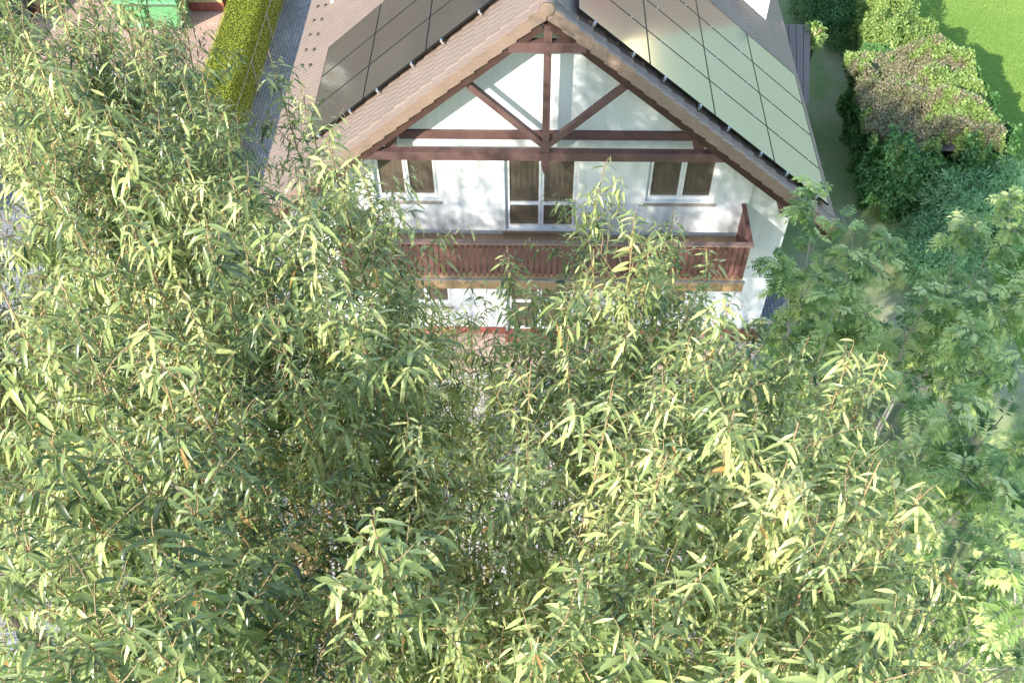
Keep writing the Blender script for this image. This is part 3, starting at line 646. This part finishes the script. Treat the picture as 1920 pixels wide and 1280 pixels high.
# ------------------------------------------------------------------ neighbour's yard
M['car_white'] = mat('white_car_paint', (.82, .82, .82), .25, .6); M['car_grey'] = mat('slate_car_paint', (.12, .16, .20), .3, .6)
M['tyre'] = mat('tyre_rubber', (.02, .02, .02), .8); M['lamp'] = mat('lamp_glass', (.7, .7, .72), .1, .8); M['redlamp'] = mat('tail_lamp_glass', (.4, .02, .02), .15, .8)
def car(label, loc, rz, paint):
    t = thing('parked_car', label, 'car', (0, 0, 0), 'cars parked in the neighbour yard')
    # body sections: x, half width, z low, z belt
    S = [(-2.15, .62, .42, .62), (-2.08, .78, .28, .80), (-1.6, .86, .22, .90), (-.9, .88, .20, .95), (.2, .88, .20, .96), (1.3, .88, .22, .98), (1.9, .84, .26, .98), (2.12, .74, .34, .90), (2.18, .66, .45, .72)]
    V = []; K = 10
    for x, hw, z0, z1 in S:
        for k in range(K):
            y = [-1, -1, -.96, -.8, -.3, .3, .8, .96, 1, 1][k]*hw; z = [z0, z0+(z1-z0)*.55, z1-.05, z1, z1+.02, z1+.02, z1, z1-.05, z0+(z1-z0)*.55, z0][k]; V.append((x, y, z))
    idx = np.arange(len(V)).reshape(len(S), K); q = []
    for i in range(len(S)-1):
        for k in range(K): q.append((idx[i, k], idx[i+1, k], idx[i+1, (k+1) % K], idx[i, (k+1) % K]))
    q += [tuple(idx[0, [0, 1, 8, 9]]), tuple(idx[0, [1, 2, 7, 8]]), tuple(idx[0, [2, 3, 6, 7]]), tuple(idx[0, [3, 4, 5, 6]]),
          tuple(idx[-1, [9, 8, 1, 0]]), tuple(idx[-1, [8, 7, 2, 1]]), tuple(idx[-1, [7, 6, 3, 2]]), tuple(idx[-1, [6, 5, 4, 3]])]
    raw('body', V, q, None, paint, smooth=False, parent=t)
    A = [(-.95, .78, .97), (-.25, .62, 1.42), (.3, .62, 1.47), (1.25, .62, 1.43), (1.95, .72, 1.0)]
    V = []
    for x, hw, z in A: V += [(x, -hw, z), (x, -hw*.9, z+.02), (x, hw*.9, z+.02), (x, hw, z)]
    q = []
    mb = MB()
    mb.hexa([(-.2, -.60, 1.40), (1.3, -.60, 1.40), (1.3, .60, 1.40), (-.2, .60, 1.40), (-.1, -.54, 1.47), (1.2, -.54, 1.47), (1.2, .54, 1.47), (-.1, .54, 1.47)])
    for s in (-1, 1):
        for a, b in (((-1.0, .76*s, .97), (-.2, .6*s, 1.42)), ((.45, .80*s, .97), (.5, .6*s, 1.42)), ((1.95, .74*s, 1.0), (1.28, .6*s, 1.42))): mb.bar(a, b, .05, .07)
    mb.build('roof', paint, t)
    def pane(P): MB().add([P[0], P[1], P[2], P[3]], [(0, 1, 2, 3)]).build('window', M['car_glass'], t)
    pane([(-1.02, -.70, .975), (-1.02, .70, .975), (-.22, .57, 1.405), (-.22, -.57, 1.405)])
    pane([(1.97, .68, 1.0), (1.97, -.68, 1.0), (1.31, -.57, 1.405), (1.31, .57, 1.405)])
    for s in (-1, 1):
        pane([(-.95, .785*s, .975), (.42, .80*s, .975), (.46, .60*s, 1.40), (-.2, .60*s, 1.40)])
        pane([(.48, .80*s, .975), (1.9, .76*s, .99), (1.28, .60*s, 1.40), (.53, .60*s, 1.40)])
        for x in (-1.35, 1.35):
            wv = MB().tube([(x, s*.68, .32), (x, s*.885, .32), (x, s*.89, .32)], [.32, .32, .27], 20).build('wheel', M['tyre'], t)
            MB().tube([(x, s*.86, .32), (x, s*.895, .32)], [.2, .2], 12).build('rim', M['chrome'], wv)
        MB().box(-2.14, -2.0, min(s*.5, s*.76), max(s*.5, s*.76), .60, .74).build('headlight', M['lamp'], t)
        MB().box(2.06, 2.17, min(s*.52, s*.76), max(s*.52, s*.76), .70, .86).build('tail_light', M['redlamp'], t)
        MB().box(-.85, -.70, min(s*.86, s*1.0), max(s*.86, s*1.0), .95, 1.08).build('side_mirror', paint, t)
    t.location = loc; t.rotation_euler = (0, 0, rz); return t
car('white parked car on grey paving behind the willow leaves', (-12.2, 8.0, .008), math.radians(158), M['car_white'])
car('slate blue parked car at the left edge behind the willow leaves', (-16.6, 5.6, .008), math.radians(95), M['car_grey'])
car('dark grey parked car by the ochre building in the top corner', (-18.3, 12.2, .008), math.radians(80), mat('graphite_car_paint', (.06, .065, .075), .3, .6))
M['green'] = varied('green_bin_paint', (.12, .36, .14), (.19, .44, .20), 3, .6, .3)
for x0, lab in ((-14.0, 'left of two green waste containers on the neighbour yard, half hidden by willow tips'), (-12.88, 'right of two green waste containers, standing beside the ochre outbuilding')):
    x1 = x0+1.05; t = thing('waste_container', lab, 'container', ((x0+x1)/2, 13.4, 0), 'green waste containers')
    MB().hexa([(x0+.08, 12.98, .16), (x1-.08, 12.98, .16), (x1-.08, 13.9, .16), (x0+.08, 13.9, .16), (x0, 12.85, 1.12), (x1, 12.85, 1.12), (x1, 14.0, 1.12), (x0, 14.0, 1.12)]).build('body', M['green'], t)
    MB().hexa([(x0-.03, 12.80, 1.13), (x1+.03, 12.80, 1.13), (x1+.03, 14.04, 1.13), (x0-.03, 14.04, 1.13), (x0+.02, 12.86, 1.19), (x1-.02, 12.86, 1.19), (x1-.05, 14.0, 1.30), (x0+.05, 14.0, 1.30)]).build('lid', M['green'], t)
    MB().tube([(x0+.1, 12.77, 1.1), (x1-.1, 12.77, 1.1)], .02, 6).build('handle', M['dark'], t)
    for x in (x0+.2, x1-.2):
        for y in (13.1, 13.8): MB().tube([(x-.03, y, .09), (x+.03, y, .09)], .085, 10).build('wheel', M['tyre'], t)
M['ochre'] = varied('ochre_plaster', (.52, .40, .19), (.60, .47, .24), 1.5, .85, .2)
def outbuilding(label, x0, x1, y0, y1, h):
    t = thing('outbuilding', label, 'building', ((x0+x1)/2, y0, 0), 'neighbour buildings')
    MB().box(x0, x1, y0, y1, .32, h).build('wall', M['ochre'], t); MB().box(x0-.03, x1+.03, y0-.03, y1+.03, 0, .32).build('plinth', M['plinth'], t)
    MB().box(x0-.3, x1+.3, y0-.25, y1+.3, h, h+.15).build('roof', M['tile'], t)
    f = MB().box(x0+.8, x0+1.9, y0-.03, y0+.02, 1.0, 2.0).build('window', M['pvc'], t); MB().box(x0+.88, x0+1.82, y0-.04, y0-.031, 1.08, 1.92).build('pane', M['glass'], f)
    return t
outbuilding('small ochre outbuilding with red brick base beside the hedge', -12.0, -10.8, 14.2, 18, 2.3)
outbuilding('long ochre wall of a building in the top left corner', -24, -16.6, 14.0, 19, 2.6)

def far_house(name, label, x0, x1, y0, y1, h, hr, wall, roof):
    t = thing(name, label, 'house', ((x0+x1)/2, y0, 0), 'neighbour buildings')
    MB().box(x0, x1, y0, y1, 0, h).build('wall', wall, t)
    xm = (x0+x1)/2; mb = MB()
    for s in (-1, 1):
        e = x0-.5 if s < 0 else x1+.5
        P = [(xm, y0-.5, hr), (e, y0-.5, h-.1), (e, y1+.5, h-.1), (xm, y1+.5, hr)]
        if s > 0: P = P[::-1]
        mb.hexa(P+[(a, b, c+.2) for a, b, c in P])
    mb.add([(x0, y0, h), (x1, y0, h), (xm, y0, hr)], (), [(0, 1, 2)]); mb.build('roof', roof, t)
    for k in range(3):
        x = x0+(x1-x0)*(.2+.3*k); f = MB().box(x-.6, x+.6, y0-.04, y0+.02, 1.2, 2.6).build('window', M['pvc'], t); MB().box(x-.5, x+.5, y0-.05, y0-.041, 1.3, 2.5).build('pane', M['glass'], f)
far_house('neighbour_house', 'brown walled house beyond the lawns mirrored in the right panels', 16.5, 27.2, 38, 46, 9.2, 14.5, varied('brown_render', (.17, .14, .125), (.21, .17, .15)), varied('red_brown_roof', (.20, .13, .115), (.25, .16, .14)))
far_house('neighbour_house', 'wide taupe house behind the neighbour yard mirrored in the left panels', -40, -15, 33, 44, 6.5, 13, varied('taupe_render', (.085, .07, .06), (.11, .09, .078)), varied('taupe_roof', (.07, .058, .052), (.09, .075, .068)))
# ------------------------------------------------------------------ willows
TRUNKS = [(-5.0, -8.4), (-2.9, -9.9), (-1.1, -8.9), (.9, -10.2), (-.6, -12.6), (1.9, -12.4), (-3.6, -12.6), (-6.2, -9.3), (-8.7, -8.6)]
LAB = ['willow at the left edge whose tips rise in front of the neighbour yard',
       'willow with shoots reaching over the lower left end of the roof',
       'willow whose pale tips stand in front of the balcony centre',
       'willow with sparse upright tips in front of the right window and balcony end',
       'willow filling the bottom centre of the view with the largest leaves',
       'willow at the bottom right whose tips stand beside the rowans',
       'dense willow in the bottom left corner of the view',
       'willow standing beyond the left edge, only its outermost shoots in view',
       'farthest left willow, wholly beyond the left edge, whose shade dapples the gable']
# px, py of the stem tip in the photograph, tip height
TIPS = [(-40, -100, 14.3), (60, -130, 14.1), (140, -110, 14.0), (250, -120, 13.7), (330, -70, 13.6), (0, -20, 14.4), (110, 0, 14.3), (190, 20, 14.1), (275, 75, 14.0), (370, 130, 13.8), (150, 170, 14.4), (560, 330, 14.0), (1010, 540, 13.4), (1110, 470, 13.4), (1220, 500, 13.6), (1160, 540, 14.0), (1290, 560, 14.0), (1370, 560, 13.8), (1400, 660, 14.0), (1480, 690, 14.0), (1240, 720, 14.4), (1340, 700, 14.3), (730, 520, 13.4), (690, 600, 14.0), (610, 620, 14.4),
        (980, 860, 14.2), (1060, 900, 14.3), (790, 860, 14.2), (760, 800, 13.9), (330, 520, 14.7), (180, 640, 14.8), (100, 820, 14.9), (320, 800, 14.8), (1480, 900, 14.8), (1200, 960, 14.7), (1450, 1110, 14.9), (-20, 60, 14.3), (60, 90, 14.4), (170, 60, 13.9), (260, -10, 13.6), (330, 90, 13.8), (380, 180, 14.0), (420, 330, 14.3), (90, 200, 14.5), (80, -70, 14.0), (215, -60, 13.8), (300, 30, 13.7), (20, 130, 14.5), (130, 30, 14.0), (215, 120, 14.1), (300, 230, 14.3), (-30, 200, 14.6),
        (820, 545, 10.8), (885, 590, 10.2), (930, 640, 10.8), (765, 590, 12.4), (850, 690, 11.2), (800, 740, 12.0), (930, 760, 12.0), (1040, 640, 12.5), (560, 470, 13.8), (460, 430, 14.2),
        (-60, -60, 14.6), (40, 40, 14.4), (150, -30, 14.2), (110, 130, 14.5), (250, 60, 14.0), (330, 150, 14.2), (20, 230, 14.6), (190, 210, 14.6), (340, 280, 14.4), (420, 215, 14.2),
        (500, 95, 13.2), (560, 180, 13.8), (470, 330, 14.6), (610, 255, 14.2), (680, 300, 13.9), (90, 340, 14.8), (240, 400, 14.7), (570, 400, 14.6), (390, 450, 14.8), (-40, 470, 14.9),
        (700, 440, 14.0), (640, 520, 14.5), (120, 540, 14.9), (280, 600, 14.8), (500, 560, 14.7), (740, 620, 13.6), (335, 690, 14.9), (60, 720, 15.0), (200, 790, 14.9), (600, 740, 14.6), (690, 760, 14.2), (-60, 880, 15.0),
        (960, 465, 13.6), (1135, 305, 13.2), (1190, 400, 13.9), (1265, 395, 13.5), (1060, 560, 14.2), (1330, 480, 13.6), (1180, 600, 14.5), (1000, 690, 14.2), (1290, 640, 14.5), (1430, 600, 13.8), (1525, 625, 13.7), (1150, 730, 14.6), (1380, 770, 14.7), (1250, 850, 14.8),
        (1590, 640, 14.3), (1660, 660, 14.4), (1500, 800, 14.8), (1640, 860, 14.9), (1740, 930, 14.6), (1560, 980, 15.0), (1420, 1000, 14.9), (1790, 1060, 14.7), (1650, 1150, 15.0), (1310, 1080, 14.8),
        (655, 845, 14.9), (700, 960, 14.9), (800, 1010, 14.9), (960, 1010, 14.8), (1100, 1080, 14.9), (680, 1080, 15.0), (860, 1150, 15.1), (1010, 1190, 15.1), (740, 1220, 15.1), (1200, 1200, 15.1), (1400, 1230, 15.1), (1540, 1290, 15.2), (1720, 1290, 15.1),
        (30, 1010, 15.0), (150, 930, 14.9), (270, 1010, 14.9), (330, 950, 14.7), (90, 1150, 15.1), (250, 1190, 15.1), (345, 1130, 14.9), (-30, 1260, 15.2), (340, 1290, 15.2), (170, 1310, 15.2), (900, 1330, 15.2), (1100, 1340, 15.2), (1290, 1350, 15.2)]
crowns = [Crown() for _ in TRUNKS]; limbs = [[] for _ in TRUNKS]; tip_n = [0]*len(TRUNKS)
TR = np.array(TRUNKS)
def attach(tip, rg, k=None):
    if k is None: k = int(np.argmin(np.hypot(TR[:-2, 0]-tip[0], TR[:-2, 1]-tip[1])+rg.random(len(TR)-2)*.2))
    d = np.array([tip[0]-TR[k, 0], tip[1]-TR[k, 1]]); h = max(2.6, tip[2]*.42-np.hypot(*d)*.6)
    foot = np.array([TR[k, 0]+d[0]*.08, TR[k, 1]+d[1]*.08, h]); limbs[k].append(h); return k, foot
for i, (px, py, z) in enumerate(TIPS):
    rg = np.random.default_rng(1000+i); z -= (rg.uniform(.5, 1.9) if py > 330 and rg.random() < .4 else 0); fs = rg.uniform(.75, 1.2); tip = world_at(px, py, z=z); k, foot = attach(tip, rg)
    plume(crowns[k], tip, foot, rg, depth=3.1, reach=.80, dens=.78/fs**.5, Ls=(.095*fs, .175*fs), bias=rg.normal()*.13+(.12 if px > 500 else -.06))
# inner, lower stems that close the crowns
lo_far = [Crown() for _ in TRUNKS]
for i in range(8):
    rg = np.random.default_rng(7000+i); a = rg.random()*6.28; k = i % 7
    tip = np.array([TR[k, 0]+math.cos(a)*rg.uniform(.4, 1.7), TR[k, 1]+math.sin(a)*rg.uniform(.4, 1.7), rg.uniform(9.2, 12.4)])
    if tip[1] > -8.4: tip[1] = -8.8
    k, foot = attach(tip, rg, k); plume(lo_far[k], tip, foot, rg, depth=3.4, reach=.8, dens=.7, lod='lo', spacing=.045, Ls=(.08, .13))
for i in range(24):
    rg = np.random.default_rng(3000+i); a = rg.random()*6.28; k = i % 7
    tip = np.array([TR[k, 0]+math.cos(a)*rg.uniform(.4, 1.9), TR[k, 1]+math.sin(a)*rg.uniform(.4, 1.9), rg.uniform(4.5, 8.5)])
    if tip[1] > -7.4 and tip[0] > -3: tip[1] = -8.2
    k, foot = attach(tip, rg, k); plume(lo_far[k], tip, foot, rg, depth=4, reach=1.0, dens=.6, lod='lo', spacing=.04, Ls=(.05, .10))
for i in range(26):
    rg = np.random.default_rng(5000+i); a = i*.8; r = rg.uniform(.3, 2.3)
    tip = np.array([TR[7, 0]+math.cos(a)*r*1.1, TR[7, 1]+math.sin(a)*r, rg.uniform(12.0, 14.8)-r*.25])
    k, foot = attach(tip, rg, 7); plume(crowns[7], tip, foot, rg, depth=5.5, reach=.95, dens=1.1, lod='lo', spacing=.045)
for i in range(12):
    rg = np.random.default_rng(6000+i); a = i*.9; r = rg.uniform(.3, 1.8)
    tip = np.array([TR[8, 0]+math.cos(a)*r, TR[8, 1]+math.sin(a)*r, rg.uniform(11.0, 13.2)-r*.3])
    k, foot = attach(tip, rg, 8); plume(crowns[8], tip, foot, rg, depth=5., reach=.9, dens=.7, lod='lo', spacing=.05)
for k, (x, y) in enumerate(TRUNKS):
    t = thing('willow_tree', LAB[k], 'tree', (x, y, 0), 'willows in front of the house')
    rg = np.random.default_rng(70+k); H = max(limbs[k])+.6 if limbs[k] else 6; zz = np.linspace(0, H, 12)
    pts = np.stack([x+np.sin(zz*.7+k)*.07, y+np.cos(zz*.6+k)*.07, zz], 1)
    MB().tube(pts, .17-.11*zz/H, 10).build('trunk', M['bark'], t, smooth=True)
    crowns[k].build('crown', [M['willow'], M['twig']], t)
    if lo_far[k].V: lo_far[k].build('inner_crown', [M['willow_far'], M['twig']], t)

# ------------------------------------------------------------------ rowans
def rowan_leaf_set(cr, P, D, rg, Lr=.22, npair=6):
    """compound leaves: P,D (N,3); rachis with paired leaflets"""
    n = len(P); D = nrm(D); ln = Lr*rg.uniform(.75, 1.15, n); dr = rg.uniform(.25, .6, n)
    C = curve(P, D, ln, 5, dr, rg, .02); cr.stems(C, np.full((n, 5), .0016), 3)
    side = nrm(np.cross(D, np.array([0, 0, 1.]))+1e-4); R0 = rg.random(n)**1.2*.8
    for j in range(npair+1):
        f = np.full((n, 1), .22+.78*j/(npair)-.001); Q, T = along(C, f); Q, T = Q[:, 0], T[:, 0]
        for s in ((-1, 1) if j < npair else (0,)):
            Dl = nrm(T*.45+side*s*1.0+np.array([0, 0, -.12])+rg.normal(size=(n, 3))*.1) if s else T
            L_ = Lr*.34*rg.uniform(.85, 1.15, n)*(.75+.5*math.sin(math.pi*(j+1)/(npair+2)))
            cr.leaf(Q, Dl, np.cross(Dl, np.array([0, 0, 1.]))+rg.normal(size=(n, 3))*.15, L_, L_*.36, np.clip(R0+rg.random(n)*.22, 0, 1), droop=.15, fold=.2, lod='lo')
def rowan(label, loc, tops, seed, group='rowans along the right side', Lr=.29, dens=1.):
    rg = np.random.default_rng(seed); t = thing('rowan_tree', label, 'tree', (loc[0], loc[1], 0), group); cr_ = Crown(); wood = MB()
    fork = np.array([loc[0], loc[1], 2.2]); zz = np.linspace(0, 2.3, 5)
    wood.tube(np.stack([np.full(5, loc[0]), np.full(5, loc[1]), zz], 1), .08-.015*zz, 8)
    for tip in tops:
        tip = np.array(tip); K = 14; u = np.linspace(0, 1, K)[:, None]; mid = fork*.5+tip*.5+np.array([rg.normal()*.3, rg.normal()*.3, -.3])
        C = (1-u)**2*fork+2*u*(1-u)*mid+u*u*tip; wood.tube(C, .034*(1-u[:, 0])+.007, 6)
        n = int(12*dens); f = rg.uniform(.35, 1., n); pos, tan = along(C[None], f[None]); pos, tan = pos[0], tan[0]
        D = nrm(tan*.7+perp(tan, rg.random(n)*6.28)*.9+np.array([0, 0, .35])); ln = rg.uniform(.35, 1.0, n)*(1.25-f)
        Cs = curve(pos, D, ln+.15, 6, rg.uniform(-.1, .1, n), rg, .06)
        V, q, _ = tubes(Cs, .010*np.linspace(1, .35, 6)[None]*np.ones((n, 1)), 4); wood.add(V, q)
        ends = np.concatenate([Cs, C[None, -6:]], 0); m_ = 9
        ff = np.clip(1-rg.beta(1, 2.2, (len(ends), m_)), .15, 1)*.999; P, T = along(ends, ff)
        A = rg.random((len(ends), m_))*6.28; Dl = nrm(T*.35+perp(T, A)*1.+np.array([0, 0, .25]))
        rowan_leaf_set(cr_, P.reshape(-1, 3), Dl.reshape(-1, 3), rg, Lr)
    wood.build('trunk', M['pale_bark'], t, smooth=True)
    cr_.build('crown', [M['rowan'], M['pale_bark']], t)
def tops(lst): return [world_at(px, py, z=z) for px, py, z in lst]
rowan('rowan whose sunlit top reaches the lower right corner of the roof', (4.6, -4.6),
      tops([(1530, 370, 8.8), (1600, 440, 8.4), (1680, 470, 8.0), (1480, 500, 7.6), (1570, 560, 7.8), (1640, 600, 7.2)]), 81)
rowan('rowan with drooping feathery leaves at the upper right edge', (7.4, -3.0),
      tops([(1800, 430, 7.8), (1900, 400, 8.0), (1860, 520, 8.8), (1740, 560, 8.0), (1950, 520, 8.4), (1830, 640, 8.2), (1920, 660, 8.6)]), 82)
rowan('rowan behind the tips of the bottom right willow', (4.9, -8.0),
      tops([(1700, 700, 9.4), (1790, 760, 10.0), (1880, 780, 10.6), (1760, 880, 10.2), (1850, 900, 10.8), (1940, 860, 10.8), (1560, 720, 7.7)]), 83)
rowan('rowan with the largest leaflets in the bottom right corner', (4.2, -11.3),
      tops([(1880, 1000, 12.8), (1930, 1120, 13.2), (1850, 1130, 12.0), (1900, 1250, 13.0), (1780, 1240, 11.2), (1960, 1010, 12.4)]), 84, Lr=.22)

# low shrubs beneath the willows
for i, (x, y, r, lab) in enumerate([(-4.6, -10.6, 1.2, 'low small-leaved shrub deep under the bottom left willow'), (-2.2, -11.6, 1.0, 'dark low shrub seen through the gap between the bottom willows'),
                                    (-6.4, -6.0, 1.3, 'low shrub under the left willow beside the grey paving'), (3.4, -9.3, 1.1, 'low shrub between the right willow and the rowans')]):
    shrub('understory_shrub', lab, 'shrub', (x, y, 1.0), (r, r, 1.3), 7000, .07, [M['willow_far']], 90+i, ratio=.4, group='shrubs under the willows')
